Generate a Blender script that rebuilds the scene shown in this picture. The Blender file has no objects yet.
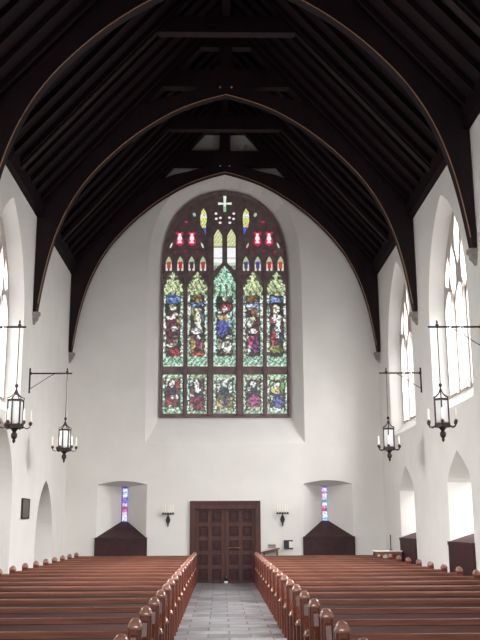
import bpy, bmesh, math, random
from mathutils import Vector, Matrix
from mathutils.geometry import tessellate_polygon
random.seed(7)
S = bpy.context.scene
COL = S.collection
PI = math.pi

# ------------------------------------------------------------------ camera geometry
F = 890.0
def norm(a):
    l = math.sqrt(sum(x*x for x in a)); return [x/l for x in a]
def dot(a, b): return sum(x*y for x, y in zip(a, b))
def cross(a, b): return [a[1]*b[2]-a[2]*b[1], a[2]*b[0]-a[0]*b[2], a[0]*b[1]-a[1]*b[0]]
FY = norm([220.5-240, 523.0-320, F])
UP = [0, -1, 0]; k = dot(UP, FY); UP = norm([UP[i]-FY[i]*k for i in range(3)])
RX = cross(UP, FY)
if RX[0] < 0: RX = [-x for x in RX]
CAM = (-0.13, 0.0, 1.6)
cd = bpy.data.cameras.new('camera'); cam = bpy.data.objects.new('camera', cd); COL.objects.link(cam)
cd.sensor_fit = 'VERTICAL'; cd.lens = 35; cd.sensor_height = 35*640/F; cd.sensor_width = 35*480/F
cd.clip_end = 200
cam.matrix_world = Matrix(((RX[0], -RX[1], -RX[2], CAM[0]), (FY[0], -FY[1], -FY[2], CAM[1]), (UP[0], -UP[1], -UP[2], CAM[2]), (0, 0, 0, 1)))
S.camera = cam

# ------------------------------------------------------------------ materials
def lin(c):
    c = c/255.0
    return c/12.92 if c <= .04045 else ((c+.055)/1.055)**2.4
def rgb(r, g, b): return (lin(r), lin(g), lin(b), 1)
def mat(name, col, rough=.6, metal=0, noise=None, bump=0, nscale=8, spec=.5, emit=None, estr=1, coat=0):
    m = bpy.data.materials.new(name); m.use_nodes = True
    nt = m.node_tree; b = nt.nodes['Principled BSDF']
    b.inputs['Base Color'].default_value = col; b.inputs['Roughness'].default_value = rough
    b.inputs['Metallic'].default_value = metal; b.inputs['Specular IOR Level'].default_value = spec
    if coat: b.inputs['Coat Weight'].default_value = coat; b.inputs['Coat Roughness'].default_value = .12
    if emit: b.inputs['Emission Color'].default_value = emit; b.inputs['Emission Strength'].default_value = estr
    if noise or bump:
        tc = nt.nodes.new('ShaderNodeTexCoord'); n = nt.nodes.new('ShaderNodeTexNoise')
        n.inputs['Scale'].default_value = nscale; n.inputs['Detail'].default_value = 5
        mp = nt.nodes.new('ShaderNodeMapping'); nt.links.new(tc.outputs['Object'], mp.inputs[0]); nt.links.new(mp.outputs[0], n.inputs['Vector'])
        if noise:
            mx = nt.nodes.new('ShaderNodeMix'); mx.data_type = 'RGBA'
            mx.inputs[6].default_value = col; mx.inputs[7].default_value = noise
            rp = nt.nodes.new('ShaderNodeMapRange'); rp.inputs[1].default_value = .35; rp.inputs[2].default_value = .65
            nt.links.new(n.outputs['Fac'], rp.inputs[0]); nt.links.new(rp.outputs[0], mx.inputs[0]); nt.links.new(mx.outputs[2], b.inputs['Base Color'])
            m['map'] = mp.name
        if bump:
            bp = nt.nodes.new('ShaderNodeBump'); bp.inputs['Strength'].default_value = bump; bp.inputs['Distance'].default_value = .02
            nt.links.new(n.outputs['Fac'], bp.inputs['Height']); nt.links.new(bp.outputs[0], b.inputs['Normal'])
    return m
def stretch(m, s):
    m.node_tree.nodes[m['map']].inputs['Scale'].default_value = s; return m
M = {}
M['plaster'] = mat('plaster', (.78, .755, .72, 1), .85, noise=(.745, .72, .685, 1), bump=.06, nscale=1.6, spec=.2)
M['stone'] = mat('tracery_stone', rgb(128, 108, 108), .8, noise=rgb(106, 88, 90), nscale=6)
M['pale_stone'] = mat('pale_tracery_stone', rgb(188, 176, 170), .8, noise=rgb(170, 158, 154), nscale=6)
M['corbel'] = mat('corbel_stone', rgb(150, 143, 138), .85, noise=rgb(125, 120, 117), nscale=9, bump=.2)
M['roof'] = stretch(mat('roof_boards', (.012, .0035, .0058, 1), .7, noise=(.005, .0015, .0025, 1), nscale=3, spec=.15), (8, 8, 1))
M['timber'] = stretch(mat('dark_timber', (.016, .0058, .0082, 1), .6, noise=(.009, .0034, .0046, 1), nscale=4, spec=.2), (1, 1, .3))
M['edge'] = mat('timber_edge', rgb(150, 112, 84), .5)  # light caught along the arch edge, put in as paler brown
M['pew'] = stretch(mat('pew_wood', rgb(98, 48, 36), .48, noise=rgb(74, 34, 26), nscale=5, spec=.35), (.4, 6, 6))
M['rail'] = stretch(mat('pew_rail_wood', rgb(134, 84, 66), .4, noise=rgb(106, 60, 46), nscale=5, spec=.4), (.4, 6, 6))  # paler than the pew wood: overhead light put into the colour
M['pewend'] = stretch(mat('pew_end_wood', rgb(108, 52, 33), .42, noise=rgb(82, 38, 26), nscale=5, spec=.4), (6, 6, .5))
M['cap'] = mat('pew_cap_wood', rgb(150, 106, 90), .3, coat=.8)  # pale base stands in for light glinting on the rounded caps
M['door'] = stretch(mat('door_wood', rgb(70, 42, 44), .6, noise=rgb(56, 32, 35), nscale=6, spec=.25), (5, 5, .5))
M['frame'] = stretch(mat('door_frame_wood', rgb(86, 50, 44), .5, noise=rgb(66, 38, 36), nscale=6, spec=.3), (5, 5, .5))
M['ledge'] = mat('ledge_wood', rgb(66, 38, 40), .5, noise=rgb(50, 28, 33), nscale=6, spec=.25)
M['iron'] = mat('black_iron', rgb(40, 28, 28), .5, metal=.3)
M['bronze'] = mat('bronze', rgb(92, 66, 58), .4, metal=.6)
M['candle'] = mat('candle_wax', rgb(245, 240, 225), .5)
M['frost'] = mat('lantern_glass', rgb(225, 225, 225), .3)
M['plaque'] = mat('plaque_bronze', rgb(88, 74, 68), .5, noise=rgb(104, 92, 84), nscale=25)
M['white'] = mat('white_cloth', rgb(238, 232, 225), .7)
M['red'] = mat('red_cover', rgb(120, 48, 52), .6)
M['tan'] = mat('tan_wood', rgb(116, 74, 56), .5)
M['grey'] = mat('grey_plate', rgb(165, 162, 158), .5)
M['black'] = mat('black_plastic', rgb(28, 28, 34), .5)
M['brass'] = mat('brass', rgb(190, 150, 110), .3, metal=.7)
# frosted lantern glass: partly see-through
def glassy(name, col, t):
    m = bpy.data.materials.new(name); m.use_nodes = True; nt = m.node_tree; b = nt.nodes['Principled BSDF']
    b.inputs['Base Color'].default_value = col; b.inputs['Roughness'].default_value = .2
    tr = nt.nodes.new('ShaderNodeBsdfTransparent'); mx = nt.nodes.new('ShaderNodeMixShader'); mx.inputs[0].default_value = t
    nt.links.new(tr.outputs[0], mx.inputs[1]); nt.links.new(b.outputs[0], mx.inputs[2]); nt.links.new(mx.outputs[0], nt.nodes['Material Output'].inputs[0])
    return m
M['frost'] = glassy('lantern_glass', rgb(238, 238, 238), .55)
def daylight_pane(name, col, strength, t):
    m = bpy.data.materials.new(name); m.use_nodes = True; nt = m.node_tree
    nt.nodes.remove(nt.nodes['Principled BSDF'])
    e = nt.nodes.new('ShaderNodeEmission'); e.inputs[0].default_value = col; e.inputs[1].default_value = strength
    tr = nt.nodes.new('ShaderNodeBsdfTransparent'); mx = nt.nodes.new('ShaderNodeMixShader'); mx.inputs[0].default_value = t
    nt.links.new(tr.outputs[0], mx.inputs[1]); nt.links.new(e.outputs[0], mx.inputs[2]); nt.links.new(mx.outputs[0], nt.nodes['Material Output'].inputs[0])
    return m
M['pane'] = daylight_pane('bright_leaded_glass', (1, 1, 1, 1), 6.0, .6)
def stained():
    m = bpy.data.materials.new('stained_glass'); m.use_nodes = True; nt = m.node_tree
    b = nt.nodes['Principled BSDF']; b.inputs['Base Color'].default_value = (.02, .02, .02, 1); b.inputs['Roughness'].default_value = .4
    a = nt.nodes.new('ShaderNodeVertexColor'); a.layer_name = 'Col'
    nt.links.new(a.outputs[0], b.inputs['Emission Color']); b.inputs['Emission Strength'].default_value = 1
    return m
M['stained'] = stained()
def slate():
    m = mat('slate_floor', rgb(150, 148, 150), .35); nt = m.node_tree; b = nt.nodes['Principled BSDF']
    tc = nt.nodes.new('ShaderNodeTexCoord'); br = nt.nodes.new('ShaderNodeTexBrick')
    br.inputs['Color1'].default_value = rgb(120, 119, 123); br.inputs['Color2'].default_value = rgb(168, 166, 167); br.inputs['Mortar'].default_value = rgb(92, 90, 94)
    br.inputs['Scale'].default_value = 1; br.inputs['Mortar Size'].default_value = .012; br.inputs['Brick Width'].default_value = .62; br.inputs['Row Height'].default_value = .42
    n = nt.nodes.new('ShaderNodeTexNoise'); n.inputs['Scale'].default_value = 2.5; n.inputs['Detail'].default_value = 6
    mx = nt.nodes.new('ShaderNodeMix'); mx.data_type = 'RGBA'; mx.blend_type = 'MULTIPLY'; mx.inputs[0].default_value = .5
    nt.links.new(tc.outputs['Object'], br.inputs[0]); nt.links.new(tc.outputs['Object'], n.inputs[0])
    nt.links.new(br.outputs[0], mx.inputs[6])
    rp = nt.nodes.new('ShaderNodeMapRange'); rp.inputs[1].default_value = .3; rp.inputs[2].default_value = .7; rp.inputs[3].default_value = .55; rp.inputs[4].default_value = 1.15
    nt.links.new(n.outputs['Fac'], rp.inputs[0]); nt.links.new(rp.outputs[0], mx.inputs[7]); nt.links.new(mx.outputs[2], b.inputs['Base Color'])
    bp = nt.nodes.new('ShaderNodeBump'); bp.inputs['Strength'].default_value = .25; bp.inputs['Distance'].default_value = .01
    nt.links.new(br.outputs['Fac'], bp.inputs['Height']); bp.invert = True; nt.links.new(bp.outputs[0], b.inputs['Normal'])
    return m
M['slate'] = slate()

# ------------------------------------------------------------------ mesh helpers
class MB:
    def __init__(s): s.bm = bmesh.new()
    def box(s, x0, x1, y0, y1, z0, z1):
        v = [s.bm.verts.new((x, y, z)) for x in (x0, x1) for y in (y0, y1) for z in (z0, z1)]
        for f in ((0, 1, 3, 2), (4, 6, 7, 5), (0, 4, 5, 1), (2, 3, 7, 6), (0, 2, 6, 4), (1, 5, 7, 3)): s.bm.faces.new([v[i] for i in f])
        return s
    def bbox(s, x0, x1, y0, y1, z0, z1, r):
        a = bmesh.new(); t = MB(); t.bm.free(); t.bm = a; t.box(x0, x1, y0, y1, z0, z1)
        bmesh.ops.recalc_face_normals(a, faces=a.faces[:])
        bmesh.ops.bevel(a, geom=a.edges[:], offset=r, segments=2, affect='EDGES', profile=.5)
        mp = {}
        for v in a.verts: mp[v] = s.bm.verts.new(v.co)
        for f in a.faces: s.bm.faces.new([mp[v] for v in f.verts])
        a.free(); return s
    def loft(s, rings, closed=True, cap=False):
        R = [[s.bm.verts.new(p) for p in r] for r in rings]
        n = len(R[0])
        for a, b in zip(R, R[1:]):
            for i in range(n if closed else n-1):
                j = (i+1) % n
                try: s.bm.faces.new((a[i], a[j], b[j], b[i]))
                except ValueError: pass
        if cap:
            s.bm.faces.new(R[0]); s.bm.faces.new(R[-1][::-1])
        return s
    def tess(s, loops, fn):
        """flat polygon with holes; loops of 2D points"""
        vl = [[Vector((p[0], p[1], 0)) for p in l] for l in loops]
        flat = [fn(p[0], p[1]) for l in loops for p in l]
        vs = [s.bm.verts.new(p) for p in flat]
        for t in tessellate_polygon(vl):
            try: s.bm.faces.new([vs[i] for i in t])
            except ValueError: pass
        return s
    def plate(s, outer, holes, fn, w0, w1):
        s.tess([outer]+holes, lambda u, v: fn(u, v, w0)); s.tess([outer]+holes, lambda u, v: fn(u, v, w1))
        for l in [outer]+holes: s.loft([[fn(p[0], p[1], w0) for p in l], [fn(p[0], p[1], w1) for p in l]])
        return s
    def tube(s, pts, r, n=8, closed=False):
        pts = [Vector(p) for p in pts]; rings = []
        rr = r if isinstance(r, (list, tuple)) else [r]*len(pts)
        N = len(pts)
        for i, p in enumerate(pts):
            if closed: d = pts[(i+1) % N]-pts[i-1]
            else: d = pts[min(i+1, N-1)]-pts[max(i-1, 0)]
            d.normalize()
            a = Vector((0, 0, 1)) if abs(d.z) < .9 else Vector((1, 0, 0))
            u = d.cross(a).normalized(); w = d.cross(u)
            rings.append([p+(u*math.cos(2*PI*k/n)+w*math.sin(2*PI*k/n))*rr[i] for k in range(n)])
        if closed: rings.append(rings[0]); s.loft(rings)
        else: s.loft(rings, cap=True)
        return s
    def lathe(s, prof, c=(0, 0), n=12):
        rings = [[(c[0]+max(r, 1e-4)*math.cos(2*PI*k/n), c[1]+max(r, 1e-4)*math.sin(2*PI*k/n), z) for k in range(n)] for r, z in prof]
        return s.loft(rings, cap=True)
    def prism(s, outline, axis, a, b):
        f = {'x': lambda p, w: (w, p[0], p[1]), 'y': lambda p, w: (p[0], w, p[1]), 'z': lambda p, w: (p[0], p[1], w)}[axis]
        return s.plate(outline, [], lambda u, v, w: f((u, v), w), a, b)
    def build(s, name, m, parent=None, smooth=False, weld=True):
        if weld: bmesh.ops.remove_doubles(s.bm, verts=s.bm.verts[:], dist=1e-5)
        bmesh.ops.recalc_face_normals(s.bm, faces=s.bm.faces[:])
        me = bpy.data.meshes.new(name); s.bm.to_mesh(me); s.bm.free()
        if smooth:
            for p in me.polygons: p.use_smooth = True
            me.set_sharp_from_angle(angle=math.radians(40))
        me.materials.append(M[m] if isinstance(m, str) else m)
        o = bpy.data.objects.new(name, me); COL.objects.link(o)
        if parent: o.parent = parent
        return o
def tag(o, label=None, cat=None, group=None, kind=None):
    if label: o['label'] = label
    if cat: o['category'] = cat
    if group: o['group'] = group
    if kind: o['kind'] = kind
    return o
def thing(name, label, cat, loc=(0, 0, 0), rz=0, group=None, kind=None):
    o = bpy.data.objects.new(name, None); COL.objects.link(o); o.location = loc; o.rotation_euler = (0, 0, rz)
    return tag(o, label, cat, group, kind)
KIDS = {}
def kids(o): return [c for c in COL.objects if c.parent == o]
def copy_tree(o, parent=None):
    c = o.copy(); COL.objects.link(c); c.parent = parent
    for ch in kids(o): copy_tree(ch, c)
    return c
def struct(o): o['kind'] = 'structure'; return o
ORD = 'zeroth first second third fourth fifth sixth seventh eighth ninth tenth eleventh twelfth thirteenth fourteenth fifteenth sixteenth seventeenth eighteenth'.split()

def arch_pts(c, half, spring, apex, n=18):
    """pointed two-centred arch from right spring over apex to left spring"""
    rise = apex-spring; cc = (rise*rise-half*half)/(2*half); R = half+cc
    a1 = math.asin(min(1, rise/R)) if cc >= 0 else PI-math.asin(min(1, rise/R))
    right = [(c-cc+R*math.cos(a1*i/n), spring+R*math.sin(a1*i/n)) for i in range(n+1)]
    right[-1] = (c, apex)
    left = [(2*c-p[0], p[1]) for p in right[-2::-1]]
    return right+left
PROF = [(1, 0), (.99, .18), (.972, .34), (.925, .48), (.862, .61), (.775, .72), (.66, .81), (.54, .88), (.39, .94), (.2, .98), (0, 1)]
def bulge_arch(c, half, spring, apex):
    r = [(c+x*half, spring+z*(apex-spring)) for x, z in PROF]
    return r+[(2*c-p[0], p[1]) for p in r[-2::-1]]

D, W = 25.3, 4.45
EAVE, SLOPE = 8.70, 1.14
def roofz(x): return EAVE+SLOPE*(W-abs(x))
BOARD = .25
RIDGE = roofz(0)+BOARD

# ------------------------------------------------------------------ floor
struct(MB().box(-7.2, 5.6, -6.5, 26.4, -.2, 0).build('floor', 'slate'))

# ------------------------------------------------------------------ walls
# one wall = inner face with outlines A, reveals A->B at depth d, then B->outer face
def wall(name, outer, holes, fn, T, mat_='plaster'):
    m = MB()
    m.tess([outer]+[h[0] for h in holes], lambda u, v: fn(u, v, 0))
    m.tess([outer]+[h[3] if len(h) > 3 else h[1] for h in holes], lambda u, v: fn(u, v, T))
    m.loft([[fn(p[0], p[1], 0) for p in outer], [fn(p[0], p[1], T) for p in outer]])
    for h in holes:
        A, B, d = h[:3]; Cc = h[3] if len(h) > 3 else B
        m.loft([[fn(p[0], p[1], 0) for p in A], [fn(p[0], p[1], d) for p in B], [fn(p[0], p[1], T) for p in Cc]])
    return struct(m.build(name, mat_))

def rect_to(n_side, c, half, z0, top):   # base corners + arch points (arch list runs right -> left)
    return [(c-half, z0), (c+half, z0)]+top

# end wall ("back"): u = X, v = z
WA = rect_to(0, 0, 2.26, 3.79, bulge_arch(0, 2.26, 8.67, 11.95))
WB = rect_to(0, 0, 1.91, 4.57, bulge_arch(0, 1.91, 8.81, 11.55))
def seg_top(c, half, z, rise, n=8):
    return [(c+half*math.cos(PI*i/n) if 0 < i < n else c+(half if i == 0 else -half), z+rise*math.sin(PI*i/n)) for i in range(n+1)]
def niche(c):
    A = rect_to(0, c, .69, 1.16, [(c+.69-1.38*i/8, 2.66+.10*math.sin(PI*i/8)) for i in range(9)])
    B = rect_to(0, c, .10, 1.60, [(c+.10-.20*i/8, 2.63) for i in range(9)])
    return A, B, .8
DOORW, DOORH = .93, 2.14
outer = [(-5.6, 0), (-DOORW, 0), (-DOORW, DOORH), (DOORW, DOORH), (DOORW, 0), (5.6, 0), (5.6, 8.6), (0, 14.9), (-5.6, 8.6)]
wall('wall_back', outer, [(WA, WB, .5), niche(-2.87), niche(2.87)], lambda u, v, w: (u, D+w, v), 1.0)

# side walls: u = Y, v = z
def sidewin(c):
    A = rect_to(0, c, 1.52, 3.82, arch_pts(c, 1.52, 5.85, 8.25))
    B = rect_to(0, c, 1.30, 4.14, arch_pts(c, 1.30, 5.85, 8.02))
    Cc = rect_to(0, c, 1.95, 4.0, arch_pts(c, 1.95, 6.0, 8.62))   # splayed outside
    return A, B, .28, Cc
def sideniche(c):
    hd = [(1-i/14, (i/14)**.72) for i in range(15)]
    top = lambda h, z0, z1: [(c+a*h, z0+b*(z1-z0)) for a, b in hd]+[(c-a*h, z0+b*(z1-z0)) for a, b in hd[-2::-1]]
    A = rect_to(0, c, .86, 1.18, top(.86, 2.38, 2.96))
    B = rect_to(0, c, .12, 1.5, top(.12, 2.3, 2.6))
    return A, B, .8
RW = [12.55, 17.42, 22.28]
LW = [12.75, 17.65]
outer = [(-6, 0), (D, 0), (D, EAVE+.2), (-6, EAVE+.2)]
wall('wall_right', outer, [sidewin(c) for c in RW]+[sideniche(17.3), sideniche(22.2)], lambda u, v, w: (W+w, u, v), 1.0)
ar = arch_pts(22.5, 1.05, 1.2, 2.65)[::-1]; big = arch_pts(16.95, 1.95, 2.1, 3.6)[::-1]
outer = [(-6, 0)]+[(16.95-1.95, 0)]+big+[(16.95+1.95, 0)]+[(22.5-1.05, 0)]+ar+[(22.5+1.05, 0)]+[(D, 0), (D, EAVE+.2), (-6, EAVE+.2)]
wall('wall_left', outer, [sidewin(c) for c in LW], lambda u, v, w: (-W-w, u, v), .6)
# side passage behind the left arches
m = MB().box(-7.0, -6.9, 13.2, 26, 0, 4.0)
struct(m.build('wall_passage', 'plaster'))
struct(MB().box(-7.0, -W-.6, 26, 26.1, 0, 4.0).build('wall_passage_end', 'plaster'))
struct(MB().box(-7.0, -W-.6, 13.1, 13.2, 0, 4.0).build('wall_passage_near', 'plaster'))
struct(MB().box(-7.0, -W-.58, 13.1, 26.1, 4.0, 4.1).build('ceiling_passage', 'plaster'))
# wall behind the camera; tall opening added to let the front fill in
outer = [(-5.45, 0), (5.45, 0), (5.45, 9.0), (0, 15.2), (-5.45, 9.0)]
A = rect_to(0, 0, 3.0, 2.2, arch_pts(0, 3.0, 7.0, 11.0)); 
wall('wall_front', outer, [(A, A, .3)], lambda u, v, w: (u, -6-w, v), .5)

# ------------------------------------------------------------------ roof
for s, nm in ((-1, 'left'), (1, 'right')):
    def P(x, o): return (s*x, roofz(x)+o)
    m = MB(); xs = 5.6
    pr = [(0, RIDGE), (s*xs, roofz(xs)+BOARD), (s*xs, roofz(xs)+BOARD+.2), (0, RIDGE+.2)]
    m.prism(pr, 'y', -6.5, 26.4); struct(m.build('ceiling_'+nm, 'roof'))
    struct(MB().box(*sorted((s*(W-.14), s*W)), -6, D, EAVE-.06, EAVE+.34).build('trim_1' if s < 0 else 'trim_2', 'roof'))
struct(MB().box(-.1, .1, -6, D, RIDGE-.32, RIDGE-.02).build('trim_3', 'timber'))
def rafter_poly(s, x0, x1, lo, hi):
    return [(s*x0, roofz(x0)+lo), (s*x1, roofz(x1)+lo), (s*x1, roofz(x1)+hi), (s*x0, roofz(x0)+hi)]
TR = [10.3, 15.2, 20.1, 25.02]
# common rafters, boards run between them
y = 11.0
while y < 25:
    if min(abs(y-t) for t in TR) > .3:
        for s in (-1, 1):
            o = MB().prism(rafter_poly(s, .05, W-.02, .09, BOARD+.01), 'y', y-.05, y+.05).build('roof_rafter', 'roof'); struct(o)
    y += .545
# collar frames halfway between the trusses
for yy, wd in ((12.75, 'over the pews nearest the camera'), (17.65, 'in the middle of the nave roof'), (22.55, 'close to the end wall')):
    t = thing('collar_frame', 'plain dark rafter pair with straight tie beam ' + wd, 'roof frame', (0, yy, 8.7))
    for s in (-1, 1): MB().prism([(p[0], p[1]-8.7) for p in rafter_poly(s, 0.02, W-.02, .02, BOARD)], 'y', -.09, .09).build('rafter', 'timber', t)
    x0 = 1.5; MB().prism([(-x0, 12.04-8.7), (x0, 12.04-8.7), (x0-.35, 12.44-8.7), (-x0+.35, 12.44-8.7)], 'y', -.11, .11).build('collar_beam', 'timber', t)
# arched trusses
ARC = [(4.37, 6.36), (4.345, 6.6), (4.27, 7.1), (4.18, 7.6), (4.04, 8.2), (3.82, 8.8), (3.5, 9.4), (3.15, 9.83), (2.8, 10.2), (2.35, 10.66), (1.85, 11.01), (1.45, 11.27), (1.05, 11.5), (.5, 11.70), (0, 11.82)]
SUB = []
for i in range(len(ARC)-1):   # Catmull-Rom smoothing
    p0 = ARC[max(i-1, 0)]; p1 = ARC[i]; p2 = ARC[i+1]; p3 = ARC[min(i+2, len(ARC)-1)]
    for j in range(3):
        t = j/3
        SUB.append(tuple(.5*((2*p1[a])+(-p0[a]+p2[a])*t+(2*p0[a]-5*p1[a]+4*p2[a]-p3[a])*t*t+(-p0[a]+3*p1[a]-3*p2[a]+p3[a])*t**3) for a in (0, 1)))
SUB.append(ARC[-1])
for _ in range(14):   # fair the curve
    SUB = [SUB[0]]+[tuple((SUB[i-1][a]+2*SUB[i][a]+SUB[i+1][a])/4 for a in (0, 1)) for i in range(1, len(SUB)-1)]+[SUB[-1]]
TZ = 6.36
def make_truss(label, y, z_t, th=.13):
    t = thing('arched_truss', label, 'roof truss', (0, y, TZ))
    for s in (-1, 1):
        poly = [(s*x, z-TZ) for x, z in SUB]+[(0, 12.05-TZ), (s*.55, 11.99-TZ), (s*1.08, 11.82-TZ), (s*1.5, 11.72-TZ), (s*1.95, roofz(1.95)-TZ), (s*(W-.01), roofz(W)-TZ), (s*(W-.01), 6.36-TZ)]
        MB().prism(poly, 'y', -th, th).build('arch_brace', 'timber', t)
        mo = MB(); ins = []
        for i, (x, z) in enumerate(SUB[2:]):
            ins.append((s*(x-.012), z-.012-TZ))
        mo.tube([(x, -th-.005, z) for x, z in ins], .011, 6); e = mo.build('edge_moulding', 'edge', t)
        MB().prism([(p[0], p[1]-TZ) for p in rafter_poly(s, 0, W-.01, 0, BOARD)], 'y', -th, th).build('rafter', 'timber', t)
        MB().tube([(s*.14, -th-.03, 11.99-TZ), (s*.14, -th+.02, 11.99-TZ)], .022, 8).build('bolt_head', 'grey', t)['label'] = 'pale bolt head'
    MB().prism([(-1.56, 12.02-TZ), (1.56, 12.02-TZ), (1.13, 12.48-TZ), (-1.13, 12.48-TZ)], 'y', -th*.9, th*.9).build('collar_beam', 'timber', t)
    MB().box(-.16, .16, -th*.8, th*.8, 12.46-TZ, RIDGE-.05-TZ).build('king_post', 'timber', t)
    MB().prism([(-.62, 13.09-TZ), (.62, 13.09-TZ), (.3, 13.45-TZ), (-.3, 13.45-TZ)], 'y', -th*.9, th*.9).build('upper_collar', 'timber', t)
    return t
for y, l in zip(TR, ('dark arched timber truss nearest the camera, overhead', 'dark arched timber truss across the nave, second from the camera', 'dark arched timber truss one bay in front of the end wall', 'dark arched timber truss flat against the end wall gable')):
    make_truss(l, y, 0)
# stone corbels under the truss feet
def corbel(x, y, label):
    s = 1 if x > 0 else -1
    m = MB(); rings = []
    for dz, r in ((-.005, .135), (-.06, .135), (-.08, .11), (-.16, .10), (-.22, .06), (-.29, .035)):
        rings.append([(0, -r*.9, dz), (-s*r*1.05, -r*.9, dz), (-s*r*1.25, 0, dz), (-s*r*1.05, r*.9, dz), (0, r*.9, dz)])
    m.loft(rings, cap=True)
    o = m.build('stone_corbel', 'corbel'); o.location = (x, y, 6.36); tag(o, label, 'corbel')
for i, y in enumerate(TR[1:]):
    w = ('second truss from the camera', 'truss one bay before the end wall', 'truss against the end wall')[i]
    corbel(-W, y if i < 2 else D-.2, 'small grey stone corbel on left wall under the %s' % w)
    corbel(W, y if i < 2 else D-.2, 'small grey stone corbel on right wall under the %s' % w)

# ------------------------------------------------------------------ main stained glass window
def at(u, v, Y):
    d = (u-240, v-320, F); r = (dot(d, RX), dot(d, FY), dot(d, UP)); t = (Y-CAM[1])/r[1]
    return (CAM[0]+t*r[0], CAM[2]+t*r[2])
def wp(u, v): return at(u, v, 25.82)
win = thing('window_1', 'great pointed stained glass window with five saintly figures in the end wall', None, (0, 25.8, 4.57), kind='structure')
WZ = 4.57
holes = []; panes = []
def lancet(u0, u1, v0, vs, va, og=True):
    """opening outline in survey pixels: sill v0, spring vs, apex va"""
    c = (u0+u1)/2; h = (u1-u0)/2; r = v0
    pts = [(u0, v0), (u1, v0), (u1, vs)]
    n = 5
    for i in range(1, n):
        t = i/n; pts.append((c+h*(1-t**1.6)*(1-.12*math.sin(PI*t)), vs+(va-vs)*t))
    pts.append((c, va))
    for i in range(n-1, 0, -1):
        t = i/n; pts.append((c-h*(1-t**1.6)*(1-.12*math.sin(PI*t)), vs+(va-vs)*t))
    pts.append((u0, vs)); return pts
def ell(cu, cv, ru, rv, n=10, rot=0):
    return [(cu+ru*math.cos(2*PI*i/n)*math.cos(rot)-rv*math.sin(2*PI*i/n)*math.sin(rot), cv+ru*math.cos(2*PI*i/n)*math.sin(rot)+rv*math.sin(2*PI*i/n)*math.cos(rot)) for i in range(n)]
def opening(outl, fn, cell=.026, name='glass_pane', label=None):
    holes.append([wp(*p) for p in outl]); panes.append((outl, fn, cell, name, label))
def shp(u, v, shapes, base):
    c = base
    for s in shapes:
        if s[0] == 'e':
            if ((u-s[1])/s[3])**2+((v-s[2])/s[4])**2 <= 1: c = s[5]
        elif s[1] <= u <= s[3] and s[2] <= v <= s[4]: c = s[5]
    return c
rnd = random.Random(3)
def glaze(u0, u1, shapes, v_base=(356, 366.5), v_can=(272, 295), can=(188, 205, 150), border=(188, 222, 190), base=(168, 208, 185), dark=(58, 48, 46)):
    w = u1-u0
    def fn(u, v):
        s = (u-u0)/w
        if v >= v_base[0]:
            c = base if (int((u-u0)*.62)+int(v*.55)) % 3 else (96, 130, 110)
            if v > v_base[1]-1.5: c = (205, 225, 200)
        elif v < v_can[1]:
            q = abs(s-.5); d = v-v_can[0]
            lim = .07 if d < 3 else .2 if d < 5 else .07 if d < 7.5 else .3 if d < 12 else .42
            if d > 15: lim = .5
            c = can if q < lim else (66, 72, 58)
            k = (int((u-u0)*.8)*7+int(d*.45)*3) % 5
            if d > 7 and q < lim and k == 0: c = (110, 122, 88)
            if d > 7 and q < lim and k == 3: c = tuple(min(255, x+28) for x in can)
            if d > 19 and int((u-u0)*.5) % 3 == 0: c = (96, 106, 84)
        elif s < .13 or s > .87: c = border if int(v*.33) % 4 else (120, 150, 120)
        elif s < .18 or s > .82: c = (48, 62, 50)
        else: c = shp(u, v, shapes, dark)
        if 303 < v < 304 or 334.3 < v < 335.2: c = tuple(x*.5 for x in c)
        return c
    return fn
L1 = [('r', 165, 295, 182, 303, (62, 98, 172)), ('e', 170, 299, 2, 2, (120, 160, 200)), ('e', 177, 298, 2.5, 2, (100, 140, 195)), ('e', 173, 307, 3.2, 3.4, (205, 195, 165)), ('e', 172.5, 330, 6.2, 16, (108, 42, 62)), ('e', 179.5, 321, 2.2, 7, (165, 148, 72)),
      ('e', 170, 317.5, 5, 2, (222, 226, 205)), ('e', 175, 314, 3, 2, (205, 210, 180)), ('e', 174.3, 328.6, 3, 2.6, (232, 226, 214)), ('e', 175.5, 339, 2, 6, (110, 118, 92)), ('e', 170.5, 345, 4.5, 1.8, (226, 215, 190)), ('e', 175.5, 352, 5.5, 3.6, (172, 34, 50)), ('e', 168, 351, 2.5, 3, (90, 70, 50))]
L2 = [('r', 190, 295, 205, 303, (64, 70, 60)), ('e', 197.5, 298.5, 4.5, 4, (152, 112, 52)), ('r', 190, 302, 205, 305.5, (96, 138, 195)), ('e', 193, 311, 2, 4, (120, 120, 80)), ('e', 198, 310, 3, 3, (215, 205, 175)), ('e', 197.5, 319, 4, 6, (188, 192, 142)), ('e', 202.5, 316, 2.3, 5, (70, 90, 130)), ('e', 198.5, 326, 3.4, 5, (205, 215, 195)),
      ('e', 196, 331, 6, 3, (228, 228, 228)), ('e', 191.5, 334, 2.6, 3, (150, 30, 52)), ('e', 192.5, 344, 2.6, 7, (190, 152, 62)), ('e', 198.6, 344, 3, 6, (98, 42, 92)), ('e', 202.7, 345, 2.2, 5, (182, 104, 72)), ('r', 191, 352, 204, 355.5, (186, 70, 52)), ('e', 198, 337, 2, 2, (190, 215, 195))]
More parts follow.
